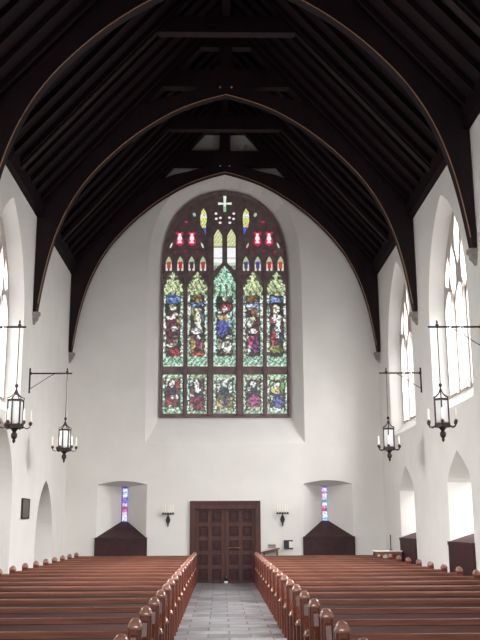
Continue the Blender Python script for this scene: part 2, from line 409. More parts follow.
L3 = [('e', 220, 298, 3, 4, (48, 58, 50)), ('e', 229, 299, 3, 4, (52, 62, 54)), ('e', 224.7, 297.5, 2.2, 3.6, (190, 200, 165)), ('r', 221, 303, 231, 310, (168, 40, 50)), ('e', 218.3, 313, 2.6, 4, (182, 200, 162)), ('e', 224.8, 309, 2.6, 3, (236, 222, 216)), ('e', 224.4, 317.5, 6, 4, (188, 150, 72)), ('e', 229.8, 315.5, 3, 4.5, (204, 218, 205)),
      ('e', 229.6, 324, 4, 4.5, (110, 150, 190)), ('e', 222, 328, 7, 8, (66, 74, 168)), ('e', 219, 344, 3.6, 5, (130, 132, 104)), ('e', 227, 346, 5, 5.5, (226, 226, 220)), ('e', 228, 344, 1.6, 2, (120, 80, 70)), ('e', 229, 337, 3, 2.6, (175, 190, 160)), ('r', 217, 351.5, 232, 353, (120, 100, 70))]
L4 = [('e', 252, 298.6, 6, 3.6, (142, 98, 48)), ('r', 246, 302.5, 261, 307.5, (118, 150, 200)), ('e', 250.5, 307, 2.6, 3, (218, 222, 222)), ('e', 254.6, 314, 3, 6, (152, 84, 52)), ('e', 258, 312, 2.4, 4, (190, 202, 162)), ('e', 257.5, 328, 3.6, 11, (92, 36, 46)), ('e', 249, 322, 3.4, 5, (190, 202, 182)), ('e', 253, 320, 2, 4, (160, 175, 150)),
      ('e', 253, 331.4, 4.4, 2.8, (236, 236, 230)), ('e', 247.5, 338, 1.6, 4, (200, 205, 150)), ('e', 251.3, 342.5, 4, 6.5, (186, 50, 110)), ('e', 256, 345.5, 3.6, 7, (116, 52, 116)), ('e', 248.6, 350, 1.8, 4, (190, 212, 190))]
L5 = [('r', 269, 296.5, 284, 302.5, (80, 102, 172)), ('e', 276, 299.5, 4, 1.5, (130, 150, 200)), ('e', 275.8, 309, 3.6, 4.6, (222, 206, 152)), ('e', 277, 310, 1.8, 2.4, (235, 220, 200)), ('e', 272.8, 320, 3, 4, (142, 42, 52)), ('e', 281.9, 320, 2.6, 4, (142, 42, 52)), ('e', 277, 333, 5.5, 13, (70, 56, 76)), ('e', 277, 318, 4.6, 4.6, (232, 232, 222)), ('e', 277, 316, 1.5, 2, (120, 60, 60)),
      ('e', 277.8, 329.5, 2.4, 8, (192, 216, 192)), ('e', 274.3, 338, 2.6, 8, (172, 52, 62)), ('e', 280.5, 338, 2, 7, (62, 62, 96)), ('e', 276, 349, 8, 3.6, (112, 120, 52)), ('e', 272, 349, 1.5, 1.5, (190, 160, 70)), ('e', 280, 349, 1.5, 1.5, (200, 180, 90))]
opening(lancet(162.8, 183.2, 366.5, 284, 271.5), glaze(162.8, 183.2, L1), label='stained glass light with a maroon robed figure')
opening(lancet(187.6, 207.4, 366.5, 284, 271.5), glaze(187.6, 207.4, L2), label='stained glass light with a white robed figure over a kneeling one')
opening(lancet(213.4, 235.6, 366.5, 281, 265.5), glaze(213.4, 235.6, L3, v_can=(265, 296), can=(160, 218, 188), border=(150, 205, 180)), label='middle stained glass light with a blue robed figure')
opening(lancet(243.2, 263, 366.5, 284, 271.5), glaze(243.2, 263, L4), label='stained glass light with a magenta robed figure')
opening(lancet(266.8, 286.4, 366.5, 284, 271.5), glaze(266.8, 286.4, L5), label='stained glass light with a fair haired figure in white and red')
def low(u0, u1, shapes, dark, border=(168, 205, 172)):
    w = u1-u0
    def fn(u, v):
        s = (u-u0)/w
        if s < .1 or s > .9 or v < 376.5 or v > 411: return border if (int(u*.7)+int(v*.5)) % 4 else (95, 120, 95)
        if s < .16 or s > .84: return (58, 66, 55)
        c = shp(u, v, shapes, dark)
        if 394 < v < 394.8: c = tuple(x*.55 for x in c)
        return c
    return fn
K1 = [('r', 165, 376, 181, 381, (150, 175, 140)), ('e', 165.5, 383, 2, 3, (225, 225, 215)), ('e', 172, 385, 4.5, 6, (60, 36, 36)), ('e', 172, 383, 2.7, 3.6, (236, 236, 236)), ('e', 178, 383, 2.2, 5, (168, 48, 52)), ('e', 172, 391, 5, 4, (58, 42, 76)), ('e', 170.6, 401, 5.5, 6, (142, 46, 52)), ('e', 175.2, 396.4, 3.8, 1.9, (232, 232, 222)), ('e', 172, 408.5, 7, 3, (160, 200, 170)), ('e', 173, 404, 2, 4, (90, 50, 50))]
K2 = [('r', 189, 376, 204, 379.5, (170, 180, 140)), ('e', 191, 382, 2, 3, (150, 200, 180)), ('e', 197, 384, 4.2, 6, (56, 40, 38)), ('e', 196.8, 384, 2.4, 4.4, (236, 232, 225)), ('e', 196.8, 402, 6.2, 7.5, (132, 40, 66)), ('e', 198.3, 394, 3.4, 3.4, (42, 62, 96)), ('e', 197.8, 390, 2.4, 2.6, (205, 220, 220)), ('e', 191.4, 395, 2, 1.6, (235, 230, 220)), ('e', 192, 407, 2, 3, (140, 130, 110))]
K3 = [('r', 215, 376, 234, 380, (165, 190, 165)), ('e', 218, 386, 2.4, 5, (190, 215, 195)), ('e', 231, 387, 2.4, 5, (175, 205, 185)), ('e', 224.5, 391, 4.5, 6, (62, 78, 84)), ('e', 224.3, 383.5, 3, 4, (222, 232, 232)), ('e', 219, 403, 4.2, 6, (156, 138, 82)), ('e', 231, 403, 3.6, 6, (150, 134, 84)), ('e', 225, 402, 3, 6, (84, 80, 92)), ('r', 216, 408, 234, 411, (150, 150, 120))]
K4 = [('r', 245.5, 376, 261, 379, (160, 175, 150)), ('e', 253, 386, 5.5, 7, (52, 50, 56)), ('e', 252.7, 383.8, 3, 3, (228, 232, 232)), ('e', 249.5, 389, 1.6, 2, (170, 190, 170)), ('e', 258.6, 388, 1.6, 4, (150, 160, 130)), ('e', 254.5, 400.5, 6, 6.5, (150, 62, 112)), ('e', 251, 395, 2, 2, (60, 50, 60)), ('r', 246, 407, 261, 411, (158, 158, 140))]
K5 = [('r', 269.5, 376, 285, 379.5, (165, 190, 150)), ('e', 272, 385, 2, 4, (150, 180, 130)), ('e', 283.3, 387.5, 1.8, 5, (92, 152, 62)), ('e', 277, 385, 3, 3, (230, 225, 215)), ('e', 275.5, 391, 4, 3, (176, 156, 84)), ('e', 278, 400, 6, 6.5, (76, 82, 156)), ('r', 270, 407.5, 285, 411, (210, 226, 224)), ('e', 271.5, 398, 1.6, 4, (150, 165, 130))]
for u0, u1, sh, dk, lb in ((162.6, 182.6, K1, (84, 60, 50), 'red sleeved'), (187, 206.6, K2, (92, 66, 56), 'maroon robed'), (213.4, 236, K3, (78, 84, 70), 'olive robed'), (243.4, 263, K4, (92, 80, 76), 'mauve robed'), (267.4, 287, K5, (86, 84, 60), 'blue robed')):
    opening([(u0, 413.6), (u1, 413.6), (u1, 374.3), (u0, 374.3)], low(u0, u1, sh, dk), label='square stained glass panel with a seated %s figure' % lb)
# row of eight small lights
for cu, cc in ((168.75, (176, 70, 62)), (180.3, (176, 40, 44)), (191.6, (52, 58, 62)), (203, (150, 60, 60)), (246, (58, 66, 108)), (257.8, (58, 66, 130)), (269.4, (184, 52, 44)), (280.6, (186, 80, 48))):
    def fn(u, v, cu=cu, cc=cc):
        if v < 261: return (176, 190, 152)
        if abs(u-cu) < 1.5 and 261.5 < v < 268: return cc
        if v > 267 and abs(u-cu) < 1.2: return (60, 52, 50)
        return (222, 214, 204) if v > 264 else tuple((a+b)/2 for a, b in zip(cc, (205, 205, 195)))
    opening(lancet(cu-3.1, cu+3.1, 271, 261.5, 256), fn)
# two tall pale lights over the middle
for u0, u1, sg in ((213.8, 222.2, -1), (227.2, 235.6, 1)):
    def fn(u, v, u0=u0, u1=u1):
        if v < 246: return (196, 198, 130) if (int(u*.9)+int(v*.6)) % 3 else (225, 228, 205)
        if 246 < v < 247.2 or 257 < v < 257.8: return (140, 140, 130)
        if v > 262: return (205, 212, 190)
        return (247, 247, 250)
    o = lancet(u0, u1, 262, 236, 229)
    lowc = (u0, 271) if sg < 0 else (u1, 271)
    o = ([lowc, (u1, 263)] if sg < 0 else [(u0, 263), lowc])+o[2:]
    opening(o, fn, label='pale clear glass light')
# red and white lights
for cu in (179.8, 191.9, 257.4, 269):
    def fn(u, v, cu=cu):
        if (abs(u-cu) < 1.3 and abs(v-238) < 4.6) or (abs(u-cu) < 2.4 and abs(v-238) < 1.4) or (abs(u-cu) < 2.2 and 241 < v < 243): return (250, 240, 244)
        return (214, 26, 78)
    opening([(cu-4.2, 233), (cu-2, 236.5), (cu-4, 240), (cu-4, 244), (cu, 246.5), (cu+4, 244), (cu+4, 240), (cu+2, 236.5), (cu+4.2, 233), (cu+2.2, 231), (cu, 233), (cu-2.2, 231)][::-1], fn, label='red glass light with a white centre')
# flame shaped lights
for cu, s in ((203.6, -1), (246, 1)):
    def fn(u, v, cu=cu, s=s):
        if v > 227: return (96, 96, 190)
        if 214 < v < 217.5: return (240, 236, 232)
        return (196, 204, 90) if (int(u)+int(v*.7)) % 3 else (232, 236, 190)
    opening([(cu, 208), (cu+2.6, 212), (cu+3.4, 219), (cu+2.4, 226), (cu-s*1.8+.6, 233), (cu-s*2.2, 236), (cu-s*1.6-1, 231), (cu-3, 225), (cu-3.4, 218), (cu-2.6, 212)][::-1], fn, label='yellow and white flame shaped glass light')
# cross and the small drops
c = 224.8
opening([(c-1.5, 212), (c-1.3, 204.8), (c-6.8, 205.2), (c-6.8, 202), (c-1.2, 202.4), (c-1.6, 195.5), (c+1.6, 195.5), (c+1.2, 202.4), (c+6.8, 202), (c+6.8, 205.2), (c+1.3, 204.8), (c+1.5, 212)], lambda u, v: (226, 238, 224) if v < 206 else (150, 195, 150), label='pale cross shaped glass light')
for cu, cv, col in ((216, 213.5, 0), (216.3, 218.7, 0), (220.4, 217.8, 0), (220.1, 222.7, 0), (233.8, 213.6, 0), (233.6, 218.8, 0), (229.4, 217.6, 0), (229.8, 222.7, 0)):
    opening(ell(cu, cv, 1.6, 1.6, 8), lambda u, v: (240, 226, 226), .03)
for cu, cv, ru, rv, rot, col in ((171.2, 245.5, 1, 3.2, .35, (232, 226, 218)), (202.4, 245.5, 1, 3.2, -.35, (232, 226, 218)), (247.6, 245.5, 1, 3.2, .35, (226, 176, 160)), (278.2, 245.5, 1, 3.2, -.35, (228, 214, 206)), (194.4, 214.6, 1.6, 2.4, -.4, (150, 190, 190)), (255.3, 214.8, 1.6, 2.4, .4, (170, 200, 170)),
                               (186.3, 221.8, 1.7, 1.7, 0, (172, 52, 80)), (263, 222, 1.7, 1.7, 0, (190, 48, 80)), (175, 252, 1.5, 1.5, 0, (150, 30, 62)), (185.6, 251, 1.5, 1.5, 0, (160, 30, 66)), (197, 252, 1.5, 1.5, 0, (150, 34, 60)), (252, 252, 1.5, 1.5, 0, (150, 34, 60)), (263.4, 251, 1.5, 1.5, 0, (160, 30, 66)), (274.6, 252, 1.5, 1.5, 0, (176, 24, 66))):
    opening(ell(cu, cv, ru, rv, 8, rot), lambda u, v, col=col: col, .03)
# stone plate and its glass
fo = [(p[0]*.998, p[1]) for p in WB]
m = MB(); m.plate([(x, z-WZ) for x, z in fo], [[(x, z-WZ) for x, z in h] for h in holes], lambda u, v, w: (u, w, v), 0.0, .16)
tr = m.build('tracery', 'stone', win)
# raised mullions and transom of the stonework
m = MB()
for u, hw, vt in ((185.3, 1.2, 262), (210.4, 2.0, 213), (239.3, 2.0, 213), (264.9, 1.2, 262)):
    a = wp(u-hw, 416); b = wp(u+hw, 416); c_ = wp(u+hw, vt); d_ = wp(u-hw, vt)
    m.prism([(a[0], a[1]-WZ), ((a[0]+b[0])/2, a[1]-WZ), (b[0], b[1]-WZ), (c_[0], c_[1]-WZ), (d_[0], d_[1]-WZ)], 'y', -.07, .01)
m.build('mullions', 'stone', win)
m = MB()
for sgn in (1,):
    ring = [[(x*k, yy, (z-WZ-2.5)*k2+2.5) for x, z in fo] for k, k2, yy in ((.999, .999, -.09), (.975, .985, -.09), (.955, .975, .01), (.999, .999, .01))]
    ring.append(ring[0]); m.loft(ring)
m.build('window_frame', 'stone', win)
def paint(me, fn2, jit):
    a = me.color_attributes.new('Col', 'FLOAT_COLOR', 'CORNER')
    for p in me.polygons:
        c = fn2(p.center)
        for li in p.loop_indices: a.data[li].color = c
def glass_mesh(x0, x1, z0, z1, cell, fn, name, parent, y=.06, jit=.22, dark=.07, mtl='stained', org=(0, 0, 0)):
    nx = max(1, round((x1-x0)/cell)); nz = max(1, round((z1-z0)/cell))
    bm = bmesh.new()
    g = [[bm.verts.new((x0+(x1-x0)*i/nx, y, z0+(z1-z0)*j/nz)) for j in range(nz+1)] for i in range(nx+1)]
    for i in range(nx):
        for j in range(nz): bm.faces.new((g[i][j], g[i+1][j], g[i+1][j+1], g[i][j+1]))
    me = bpy.data.meshes.new(name); bm.to_mesh(me); bm.free()
    a = me.color_attributes.new('Col', 'FLOAT_COLOR', 'CORNER')
    for p in me.polygons:
        c = fn(p.center.x, p.center.z)
        k = 1+jit*(rnd.random()*2-1)
        if rnd.random() < dark: k *= .45
        c = (lin(min(255, c[0]*k)), lin(min(255, c[1]*k)), lin(min(255, c[2]*k)), 1)
        for li in p.loop_indices: a.data[li].color = c
    me.materials.append(M[mtl]); o = bpy.data.objects.new(name, me); COL.objects.link(o); o.parent = parent
    return o
_h = {}
def hsh(i, j, k):
    return _h.setdefault((i, j, k), random.Random(i*7919+j*104729+k*15485863).random())
def vn(x, y, k):
    i, j = math.floor(x), math.floor(y); a, b = x-i, y-j
    a = a*a*(3-2*a); b = b*b*(3-2*b)
    return (hsh(i, j, k)*(1-a)+hsh(i+1, j, k)*a)*(1-b)+(hsh(i, j+1, k)*(1-a)+hsh(i+1, j+1, k)*a)*b
def grain(fn, amt):
    def f(u, v):
        if not amt: return fn(u, v)
        u2 = u+1.7*(vn(u/2.0, v/2.0, 1)-.5); v2 = v+1.7*(vn(u/2.0, v/2.0, 2)-.5)
        c = fn(u2, v2); n = min(1, max(0, (vn(u/1.5, v/1.5, 3)-.22)/.5)); g = sum(c)/3
        fig = 296 < v < 356 or 378 < v < 410
        k = .5+.85*n if fig else .74+.42*n
        t = .3 if fig else .1
        return tuple(min(255, (x*(1-t)+g*t)*k) for x in c)
    return f
def inv(x, z):   # window plane -> survey pixel, for the painted glass
    q = (x-CAM[0], 25.82, z-CAM[2]); c = [q[0]*RX[i]+q[1]*FY[i]+q[2]*UP[i] for i in range(3)]
    return 240+F*c[0]/c[2], 320+F*c[1]/c[2]
for outl, fn, cell, name, label in panes:
    P2 = [wp(*p) for p in outl]; xs = [p[0] for p in P2]; zs = [p[1]-WZ for p in P2]
    o = glass_mesh(min(xs)-.012, max(xs)+.012, min(zs)-.012, max(zs)+.012, cell, lambda x, z, g=grain(fn, 1 if label and label.startswith(('stained', 'middle', 'square')) else 0): g(*inv(x, z+WZ)), name, win, dark=.03 if label and not label.startswith(('pale', 'red')) else 0, jit=.14 if label and not label.startswith(('pale', 'red')) else .05)
    if label: o['label'] = label

# ------------------------------------------------------------------ side windows (three pale lights, tracery head)
def side_window(nm, c, s):
    """s = +1 right wall, -1 left wall; local: x along the wall (Y), z up"""
    t = thing(nm, None, None, (s*(W+.28), c, 4.14), kind='structure')
    f = lambda u, v, w: (s*w, u, v)
    A, B, d = sidewin(c)[:3]; B = [(p[0]-c, p[1]-4.14) for p in B]
    hs = []
    for k in (-1, 0, 1):
        cc = k*.84; hs.append([(cc-.35, .07), (cc+.35, .07)]+arch_pts(cc, .35, 1.75, 2.25, 4))
    for k in (-.42, .42):
        hs.append([(k, 1.96), (k+.2, 2.32), (k+.2, 2.75), (k, 3.2), (k-.2, 2.75), (k-.2, 2.32)])
    for k in (-1, 1):
        hs.append([(k*.84, 2.32), (k*1.06, 2.42), (k*.98, 2.72), (k*.76, 3.02), (k*.68, 2.7)] if k > 0 else [(k*.84, 2.32), (k*.68, 2.7), (k*.76, 3.02), (k*.98, 2.72), (k*1.06, 2.42)])
    hs.append([(0, 2.62), (.19, 3.05), (.17, 3.4), (0, 3.76), (-.17, 3.4), (-.19, 3.05)])
    m = MB(); m.plate(B, hs, f, .0, .14); m.build('tracery', 'pale_stone', t)
    m = MB()
    for k in (-.42, .42): m.prism([(k-.035, .0), (k+.035, .0), (k+.035, 2.1), (k-.035, 2.1)], 'x', *sorted((-s*.07, s*.01)))
    m.build('mullions', 'pale_stone', t)
    for h in hs:
        us = [p[0] for p in h]; vs = [p[1] for p in h]
        g = MB().box(*sorted((s*.06, s*.066)), min(us)-.01, max(us)+.01, min(vs)-.01, max(vs)+.01).build('glass_pane', 'pane', t)
        if max(vs)-min(vs) > 1.5:
            b = MB(); 
            for z in (.75, 1.3): b.box(*sorted((s*.045, s*.058)), min(us), max(us), z-.008, z+.008)
            b.build('saddle_bars', 'iron', g)
    return t
n = 2
for c in RW: side_window('window_%d' % n, c, 1); n += 1
for c in LW: side_window('window_%d' % n, c, -1); n += 1

# slit windows in the niches, each over a dark wooden ledge
def slit_fn(k):
    pal = [[(90, 80, 200), (235, 225, 240), (240, 230, 240), (230, 190, 225), (215, 120, 170), (190, 60, 120), (220, 200, 235), (130, 120, 210), (150, 110, 200), (225, 235, 250), (200, 225, 250), (235, 245, 255), (60, 70, 150)],
           [(130, 170, 230), (150, 190, 235), (235, 240, 250), (225, 225, 245), (200, 60, 120), (225, 140, 170), (235, 240, 245), (90, 170, 180), (225, 190, 215), (235, 225, 240), (215, 130, 190), (235, 230, 245), (110, 100, 180)]][k]
    def fn(x, z):
        kz = min(12, int(z/.083))
        if x < -.06: return (82, 76, 176) if k == 0 else (150, 120, 180)
        if x > .065: return (96, 120, 205) if k == 0 else (110, 165, 200)
        return pal[kz]
    return fn
for i, c in enumerate((-2.87, 2.87)):
    t = thing('window_%d' % n, None, None, (c, D+.82, 1.58), kind='structure'); n += 1
    glass_mesh(-.12, .12, 0, 1.08, .028, slit_fn(i), 'glass_pane', t, y=0, dark=.04)
    MB().box(-.125, .125, -.02, .02, -.02, .01).box(-.125, .125, -.02, .02, 1.04, 1.07).build('glazing_bar', 'iron', t)
for c in (17.3, 22.2):
    t = thing('window_%d' % n, None, None, (W+.82, c, 1.5), kind='structure'); n += 1
    MB().box(0, .006, -.14, .14, -.02, 1.24).build('glass_pane', 'pane', t)
def ledge(loc, rz, label, h, half, depth, bh, bhalf, z1):
    """front panel on the wall face, sloping top running back to the slit; local +y goes into the wall"""
    t = thing('niche_ledge', label, 'wooden ledge', loc, rz)
    MB().box(-half, half, -.035, -.005, 0, h-.03).build('front_panel', 'ledge', t)
    top = MB(); z0 = h-.01
    b0 = [(-half, -.045, z0), (half, -.045, z0), (half-.012, 0.0, z0+.012), (bhalf, depth-.01, z1), (-bhalf, depth-.01, z1), (-half+.012, 0.0, z0+.012)]
    b1 = [(x, y, z+.028) for x, y, z in b0]
    top.loft([b0, b1], cap=True); top.build('sloping_top', 'ledge', t)
    MB().box(-half-.03, half+.03, -.06, -.045, h-.05, h+.025).build('front_lip', 'ledge', t)
    for s in (-1, 1): MB().box(*sorted((s*(half-.0), s*(half+.03))), -.045, -.003, 0, h+.02).build('side_rail', 'ledge', t)
    return t
ledge((-2.87, D, 0), 0, 'dark wooden ledge box under the slit window left of the door', 1.2, .69, .8, 0, .1, 1.62)
ledge((2.87, D, 0), 0, 'dark wooden ledge box under the slit window right of the door', 1.2, .69, .8, 0, .1, 1.62)
ledge((W, 17.3, 0), -PI/2, 'dark wooden ledge box in the right wall niche nearer the camera', 1.2, .86, .8, 0, .12, 1.52)
ledge((W, 22.2, 0), -PI/2, 'dark wooden ledge box in the right wall niche nearest the corner table', 1.2, .86, .8, 0, .12, 1.52)

# ------------------------------------------------------------------ door
dr = thing('door_1', None, None, (0, D, 0), kind='structure')
m = MB()
for s in (-1, 1): m.box(*sorted((s*(DOORW-.09), s*(DOORW+.05))), -.05, .12, 0, DOORH-.0)
m.box(-DOORW-.05, DOORW+.05, -.05, .12, DOORH-.0, DOORH+.06); m.box(-DOORW+.09, DOORW-.09, -.02, .12, DOORH-.16, DOORH)
m.build('door_frame', 'frame', dr)
for s in (-1, 1):
    x0, x1 = sorted((s*.006, s*(DOORW-.09)))
    lf = MB().box(x0, x1, .07, .12, .01, DOORH-.16).build('door_leaf', 'door', dr)
    g = MB(); w = (x1-x0)
    zs = [.01, .42, .80, 1.18, 1.56, DOORH-.16]
    for z in zs: g.box(x0+.001, x1-.001, .047, .069, max(.012, z-.05), min(z+.05, DOORH-.162))
    for x in (x0+.05, (x0+x1)/2, x1-.05): g.box(x-.05, x+.05, .043, .068, .011, DOORH-.161)
    g.build('door_rails', 'frame', lf, weld=False)
    for i in range(5):
        for j in range(2):
            cx = (x0+.1+(x0+x1)/2-.05)/2 if j == 0 else (x1-.1+(x0+x1)/2+.05)/2; cz = (zs[i]+zs[i+1])/2
            MB().bbox(cx-w*.09, cx+w*.09, .055, .072, cz-.085, cz+.085, .006).build('raised_panel', 'door', lf)
h = MB().tube([(.08, .0, .93), (.42, .0, .93)], .013, 8); h.tube([(.1, .05, .93), (.1, 0, .93)], .011, 6); h.tube([(.4, .05, .93), (.4, 0, .93)], .011, 6)
h.build('door_handle', 'brass', dr)['label'] = 'horizontal brass push bar'
ds = thing('door_stop', 'small black and white stop standing at the foot of the double door', 'door stop', (.02, D-.12, 0))
MB().bbox(-.05, .05, -.04, .04, 0, .06, .008).build('rubber_base', 'white', ds)
MB().lathe([(.035, .06), (.06, .09), (.06, .16), (.03, .2), (.02, .22)], n=10).build('knob', 'black', ds, smooth=True)
struct(MB().box(-DOORW-.05, DOORW+.05, 25.45, 25.5, 0, DOORH).build('trim_4', 'door'))

# ------------------------------------------------------------------ pews
HW = 1.62
def end_profile():
    # (y, z): front post at -.42, back post near +.0 ; camera side is -y
    return [(-.50, 0), (.09, 0), (.09, .70), (.0, .72), (-.07, .70), (-.10, .58), (-.20, .47), (-.33, .40), (-.36, .40), (-.50, .40)]
def make_pew():
    t = thing('pew', 'x', 'pew', (0, 0, 0))
    m = MB(); m.plate([(-.035, .40), (.0, .40), (.06, .72), (.025, .72)], [], lambda u, v, w: (w, u, v), -HW+.04, HW-.04)
    b = m.build('backrest', 'pew', t)
    # rounded top rail
    prof = [(.0, .690), (.0, .722), (.012, .738), (.045, .742), (.078, .738), (.09, .722), (.09, .690)]
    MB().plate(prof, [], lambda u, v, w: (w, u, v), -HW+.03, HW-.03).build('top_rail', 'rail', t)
    MB().plate([(-.47, .405), (-.45, .43), (-.02, .405), (-.02, .37), (-.46, .385)], [], lambda u, v, w: (w, u, v), -HW+.04, HW-.04).build('seat', 'pew', t)
    MB().box(-HW+.04, HW-.04, .02, .045, .08, .40).build('lower_back_panel', 'pew', t)
    MB().box(-HW+.04, HW-.04, .09, .19, .50, .515).box(-HW+.04, HW-.04, .18, .195, .51, .56).build('book_rack', 'pew', t)
    for s in (-1, 1):
        x0, x1 = sorted((s*HW, s*(HW-.05)))
        e = MB().plate(end_profile(), [], lambda u, v, w: (w, u, v), x0, x1).build('bench_end', 'pewend', t)
        xc = s*(HW-.02)
        p = MB().bbox(xc-.052, xc+.052, -.02, .095, 0, .765, .012)
        p.build('back_post', 'pewend', e)
        dome = MB(); rings = []
        for rr, z in ((1, .755), (1.1, .765), (1.1, .778), (.98, .79), (.9, .806), (.7, .824), (.42, .836), (.1, .842)):
            rings.append([(xc+.056*rr*sg(math.cos(a)), .0375+.062*rr*sg(math.sin(a)), z) for a in [2*PI*k/16+PI/16 for k in range(16)]])
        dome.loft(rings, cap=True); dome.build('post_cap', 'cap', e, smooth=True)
        q = MB().bbox(xc-.05, xc+.05+0, -.50, -.40, 0, .41, .012); q.build('front_post', 'pewend', e)
        dome = MB(); rings = []
        for rr, z in ((1, .40), (1.1, .408), (1.1, .42), (.98, .43), (.9, .444), (.7, .458), (.4, .468), (.1, .472)):
            rings.append([(xc+.056*rr*sg(math.cos(a)), -.45+.058*rr*sg(math.sin(a)), z) for a in [2*PI*k/16+PI/16 for k in range(16)]])
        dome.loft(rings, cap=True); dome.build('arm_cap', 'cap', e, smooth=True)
    return t
def sg(c): return math.copysign(abs(c)**.55, c)
proto = make_pew()
rows = [24.66-1.08*k for k in range(18)]
first = True
for s, side in ((-1, 'left'), (1, 'right')):
    for k, y in enumerate(rows):
        o = proto if first else copy_tree(proto); first = False
        o.location = (s*2.43, y-.04+(.33 if s < 0 else 0), 0)
        rowname = 'the last row, backed against the door wall' if k == 0 else '%s row from the door wall' % ORD[k+1]
        tag(o, 'varnished brown wooden pew %s of the aisle, %s' % (side, rowname), 'pew', 'rows of pews %s of the aisle' % side)

# ------------------------------------------------------------------ hanging lanterns and their wall brackets
def make_bracket(x, y, label):
    s = 1 if x > 0 else -1
    t = thing('wall_bracket', label, 'bracket', (x, y, 4.92))
    MB().box(*sorted((0, -s*.025)), -.03, .03, -.45, .12).build('wall_plate', 'iron', t)
    b = MB(); b.tube([(-s*.0, 0, 0), (-s*.96, 0, 0)], .018, 8); b.tube([(0, 0, 0), (-s*.05, 0, 0)], [.05, .028], 8); b.build('arm', 'iron', t)
    pts = [(-s*.01, 0, -.36), (-s*.2, 0, -.24), (-s*.4, 0, -.10), (-s*.55, 0, -.02)]
    MB().tube(pts, .008, 6).build('brace', 'iron', t)
    MB().lathe([(.012, -.02), (.03, .0), (.03, .04), (.012, .06), (.02, .085), (.008, .12)], (-s*(.8 if s > 0 else .85), 0), 8).build('finial', 'iron', t, smooth=True)
    return t
def make_lantern():
    t = thing('hanging_lantern', 'x', 'lantern', (0, 0, 0))   # origin at the arm, hangs down
    Z = lambda z: z-4.92
    MB().tube([(0, 0, Z(4.90)), (0, 0, Z(3.88))], .009, 6).build('hanging_rod', 'bronze', t)
    MB().lathe([(.01, Z(3.93)), (.028, Z(3.91)), (.032, Z(3.885)), (.013, Z(3.86)), (.016, Z(3.82)), (.03, Z(3.80)), (.013, Z(3.775)), (.012, Z(3.74))], n=10).build('top_finial', 'iron', t, smooth=True)
    R = .128
    hexp = [(R*math.cos(PI/3*k+.3), R*math.sin(PI/3*k+.3)) for k in range(6)]
    for k, (x, y) in enumerate(hexp):
        MB().box(x-.011, x+.011, y-.011, y+.011, Z(3.22), Z(3.66)).build('corner_post', 'iron', t)
        MB().tube([(x, y, Z(3.64)), (x*1.12, y*1.12, Z(3.68)), (x*.75, y*.75, Z(3.70)), (x*.35, y*.35, Z(3.745)), (x*.12, y*.12, Z(3.80))], .009, 6).build('crown_scroll', 'iron', t)
        a = Vector((x, y, 0)); b = Vector((*hexp[(k+1) % 6], 0)); n_ = 2
        g = MB(); mid = [a.lerp(b, .06), a.lerp(b, .94)]
        g.loft([[(p.x, p.y, z) for p in mid]+[(p.x*.97, p.y*.97, z) for p in mid[::-1]] for z in (Z(3.26), Z(3.62))], cap=True)
        g.build('glass_panel', 'frost', t)
        ang = PI/3*k+.3
        ca, sa = math.cos(ang), math.sin(ang)
        ap = [(R*ca, R*sa, Z(3.20)), (.20*ca, .20*sa, Z(3.17)), (.25*ca, .25*sa, Z(3.19)), (.26*ca, .26*sa, Z(3.23))]
        arm = MB().tube(ap, .009, 6).build('candle_arm', 'iron', t)
        MB().lathe([(.008, Z(3.215)), (.03, Z(3.24)), (.034, Z(3.27)), (.02, Z(3.275)), (.018, Z(3.29))], (.26*ca, .26*sa), 8).build('candle_cup', 'bronze', arm, smooth=True)
        MB().lathe([(.014, Z(3.28)), (.014, Z(3.46)), (.004, Z(3.485))], (.26*ca, .26*sa), 8).build('candle', 'candle', arm, smooth=True)
    for nm, z0, z1, r in (('bottom_ring', 3.17, 3.24, .148), ('top_ring', 3.63, 3.66, .138)):
        ri = [[(rr*math.cos(PI/3*k+.3), rr*math.sin(PI/3*k+.3), Z(z)) for k in range(6)] for rr, z in ((r, z0), (r, z1), (r-.035, z1), (r-.035, z0), (r, z0))]
        MB().loft(ri).build(nm, 'iron', t)
    MB().lathe([(.12, Z(3.185)), (.12, Z(3.20)), (.02, Z(3.2))], n=12).build('base_pan', 'iron', t)
    MB().lathe([(.09, Z(3.18)), (.05, Z(3.14)), (.03, Z(3.11)), (.055, Z(3.07)), (.05, Z(3.02)), (.02, Z(2.98)), (.03, Z(2.96)), (.006, Z(2.92))], n=10).build('pendant', 'iron', t, smooth=True)
    MB().lathe([(.012, Z(3.2)), (.012, Z(3.28)), (.025, Z(3.30)), (.012, Z(3.31)), (.012, Z(3.42)), (.003, Z(3.44))], n=8).build('inner_candle', 'candle', t, smooth=True)
    return t
lp = make_lantern(); first = True
for s, sd in ((-1, 'left'), (1, 'right')):
    for y, w in ((20.0, 'farther from the camera'), (15.1, 'nearer the camera')):
        make_bracket(s*W, y, 'thin black iron bracket arm on the %s wall, the one %s' % (sd, w))
        o = lp if first else copy_tree(lp); first = False
        o.location = (s*(W-(.80 if s > 0 else .85)), y, 4.92)
        tag(o, 'black iron lantern with candles hanging by the %s wall, %s' % (sd, w), 'lantern', 'hanging nave lanterns')

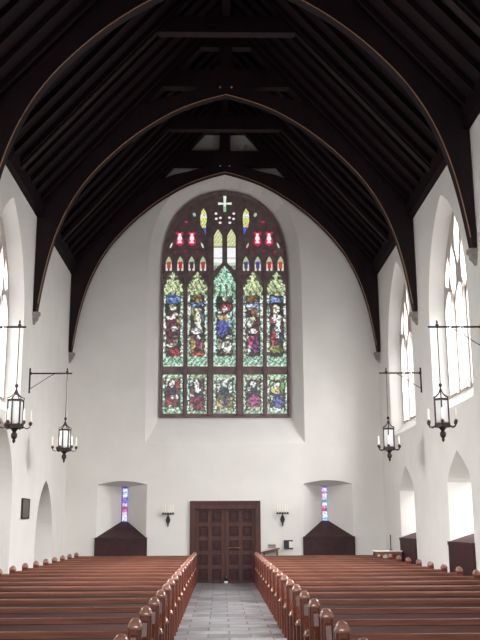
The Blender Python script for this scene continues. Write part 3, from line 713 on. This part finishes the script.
# ------------------------------------------------------------------ candle sconces beside the door
def make_sconce(x, label):
    t = thing('candle_sconce', label, 'sconce', (x, D, 1.5), group='candle sconces beside the door')
    MB().prism([(0, .0), (.02, .03), (.02, .08), (.05, .13), (.065, .19), (.045, .25), (.015, .31), (-.015, .31), (-.045, .25), (-.065, .19), (-.05, .13), (-.02, .08), (-.02, .03)], 'y', -.035, -.004).build('wall_plate', 'iron', t)
    MB().box(-.17, .17, -.11, -.085, .335, .36).tube([(0, -.02, .26), (0, -.07, .27), (0, -.098, .34)], .012, 6).build('candle_bar', 'iron', t)
    for k in range(5):
        cx = -.14+.07*k
        MB().lathe([(.008, .355), (.024, .365), (.026, .385), (.014, .39)], (cx, -.098), 8).build('candle_cup', 'iron', t, smooth=True)
        MB().lathe([(.0085, .385), (.0085, .59), (.003, .60)], (cx, -.098), 8).build('candle', 'candle', t, smooth=True)
    return t
make_sconce(-1.58, 'five candle iron sconce on the white wall left of the door')
make_sconce(1.59, 'five candle iron sconce on the white wall right of the door')

# ------------------------------------------------------------------ small things on the walls and in the corner
pl = thing('wall_plaque', 'upright bronze plaque on the left wall beside the pointed doorway', 'plaque', (-W, 20.15, 1.93))
MB().bbox(.0, .03, -.36, .36, -.21, .21, .006).build('plate', 'plaque', pl)
MB().box(.02, .04, -.37, -.33, -.22, .22).box(.02, .04, .33, .37, -.22, .22).box(.02, .04, -.37, .37, .19, .22).box(.02, .04, -.37, .37, -.22, -.19).build('plaque_border', 'iron', pl)
bx = thing('wall_box', 'small black box with a white insert on the end wall below the right sconce', 'wall box', (1.74, D, 1.01))
MB().bbox(-.125, .02, -.05, 0, -.12, .12, .006).build('casing', 'black', bx)
MB().box(.0, .125, -.045, 0, .085, .12).box(.0, .125, -.045, 0, -.12, -.085).build('rim', 'black', bx)
MB().box(.02, .12, -.03, 0, -.085, .085).build('insert', 'white', bx)
gp = thing('notice_plate', 'small grey plate on the end wall just right of the door', 'plate', (1.29, D, .97))
MB().bbox(-.11, .11, -.02, 0, -.055, .055, .004).build('panel', 'grey', gp)
MB().box(-.09, .09, -.024, -.018, .012, .028).box(-.09, .09, -.024, -.018, -.03, -.014).build('raised_lines', 'black', gp)
bs = thing('book_stand', 'low brown sloping book stand against the end wall right of the door', 'book stand', (1.24, D-.16, 0))
MB().plate([(-.24, .80), (.24, .90), (.24, .93), (-.24, .83)], [], lambda u, v, w: (u, w, v), -.15, .15).build('sloping_top', 'tan', bs)
for x, z in ((-.18, .81), (.18, .88)):
    for yy in (-.1, .1): MB().box(x-.02, x+.02, yy-.02, yy+.02, 0, z).build('leg', 'tan', bs)
tb = thing('corner_table', 'small table with a white top in the corner by the right wall', 'table', (4.02, 22.83, 0))
MB().bbox(-.34, .36, -.17, .17, .885, .91, .006).build('table_top', 'white', tb)
for x in (-.29, .31):
    for yy in (-.14, .14): MB().box(x-.025, x+.025, yy-.025, yy+.025, 0, .885).build('leg', 'tan', tb)
MB().box(-.28, .30, -.14, .14, .66, .68).build('shelf', 'tan', tb)
MB().box(-.30, .32, -.155, -.145, .82, .885).build('apron', 'tan', tb)
rb = MB().bbox(-.13, .13, -.10, .10, 0, .15, .01).build('storage_box', 'red'); rb.location = (4.17, 22.83, .68)
tag(rb, 'dark red box on the shelf under the white table top', 'box')
wc = MB().lathe([(.03, 0), (.045, .01), (.045, .11), (.04, .11), (.036, .02)], n=12).build('white_jar', 'white', smooth=True); wc.location = (3.95, 22.79, .68)
tag(wc, 'small white jar beside the red box on the table shelf', 'jar')
cs = thing('candlestick', 'thin dark candlestick standing on the white corner table', 'candlestick', (4.12, 22.83, .91))
MB().lathe([(.05, 0), (.05, .012), (.015, .03), (.012, .05)], n=12).build('base', 'bronze', cs, smooth=True)
MB().lathe([(.014, .04), (.014, .34), (.02, .36), (.012, .38)], n=10).build('stem', 'bronze', cs, smooth=True)
# dark bar fixed on the jamb of the small pointed arch
hr = thing('jamb_bar', 'short dark bar across the jamb inside the small pointed arch', 'bar', (-4.86, 23.55, 2.02))
MB().box(-.13, .17, -.05, -.03, -.012, .012).build('bar', 'iron', hr)
for x in (-.08, .12): MB().box(x-.012, x+.012, -.035, 0, -.012, .012).build('fixing', 'iron', hr)

# ------------------------------------------------------------------ light
w = bpy.data.worlds.new('World'); S.world = w; w.use_nodes = True
w.node_tree.nodes['Background'].inputs[0].default_value = (.85, .92, 1, 1); w.node_tree.nodes['Background'].inputs[1].default_value = 1.0
def area(name, loc, to, sx, sy, power, col=(1, 1, 1)):
    l = bpy.data.lights.new(name, 'AREA'); l.shape = 'RECTANGLE'; l.size = sx; l.size_y = sy; l.energy = power; l.color = col
    o = bpy.data.objects.new(name, l); COL.objects.link(o); o.location = loc
    o.rotation_euler = (Vector(to)-Vector(loc)).to_track_quat('-Z', 'Y').to_euler(); return o
def spread(o, deg): o.data.spread = math.radians(deg); return o
for c in RW: spread(area('daylight', (W+3.0, c-1.9, 8.4), (-W, c-.2, 1.8), 3.4, 4.2, 5000 if c > 20 else 13500), 120)
for c in LW: spread(area('daylight', (-W-3.0, c-1.9, 8.4), (W, c-.2, 1.8), 3.4, 4.2, 10500), 120)
spread(area('daylight_front_window', (0, -7.2, 7.6), (0, 21, 1.0), 6, 7, 225), 50)  # added fill from behind the camera, aimed at the lower end wall
area('daylight_passage', (-5.9, 19.5, 3.9), (-5.9, 19.5, 0), 1.2, 8, 90)  # added fill lamp under the closed passage ceiling
for c in (17.3, 22.2): spread(area('daylight_niche', (W+.72, c-.06, 2.15), (W+.3, c+.5, 1.35), .1, .5, 26), 120)

S.view_settings.view_transform = 'Standard'; S.view_settings.look = 'None'; S.view_settings.gamma = 1; S.view_settings.use_curve_mapping = False
S.view_settings.exposure = 0
S.cycles.use_denoising = True
S.cycles.max_bounces = 10; S.cycles.diffuse_bounces = 6; S.cycles.transparent_max_bounces = 12
S.cycles.sample_clamp_indirect = 6
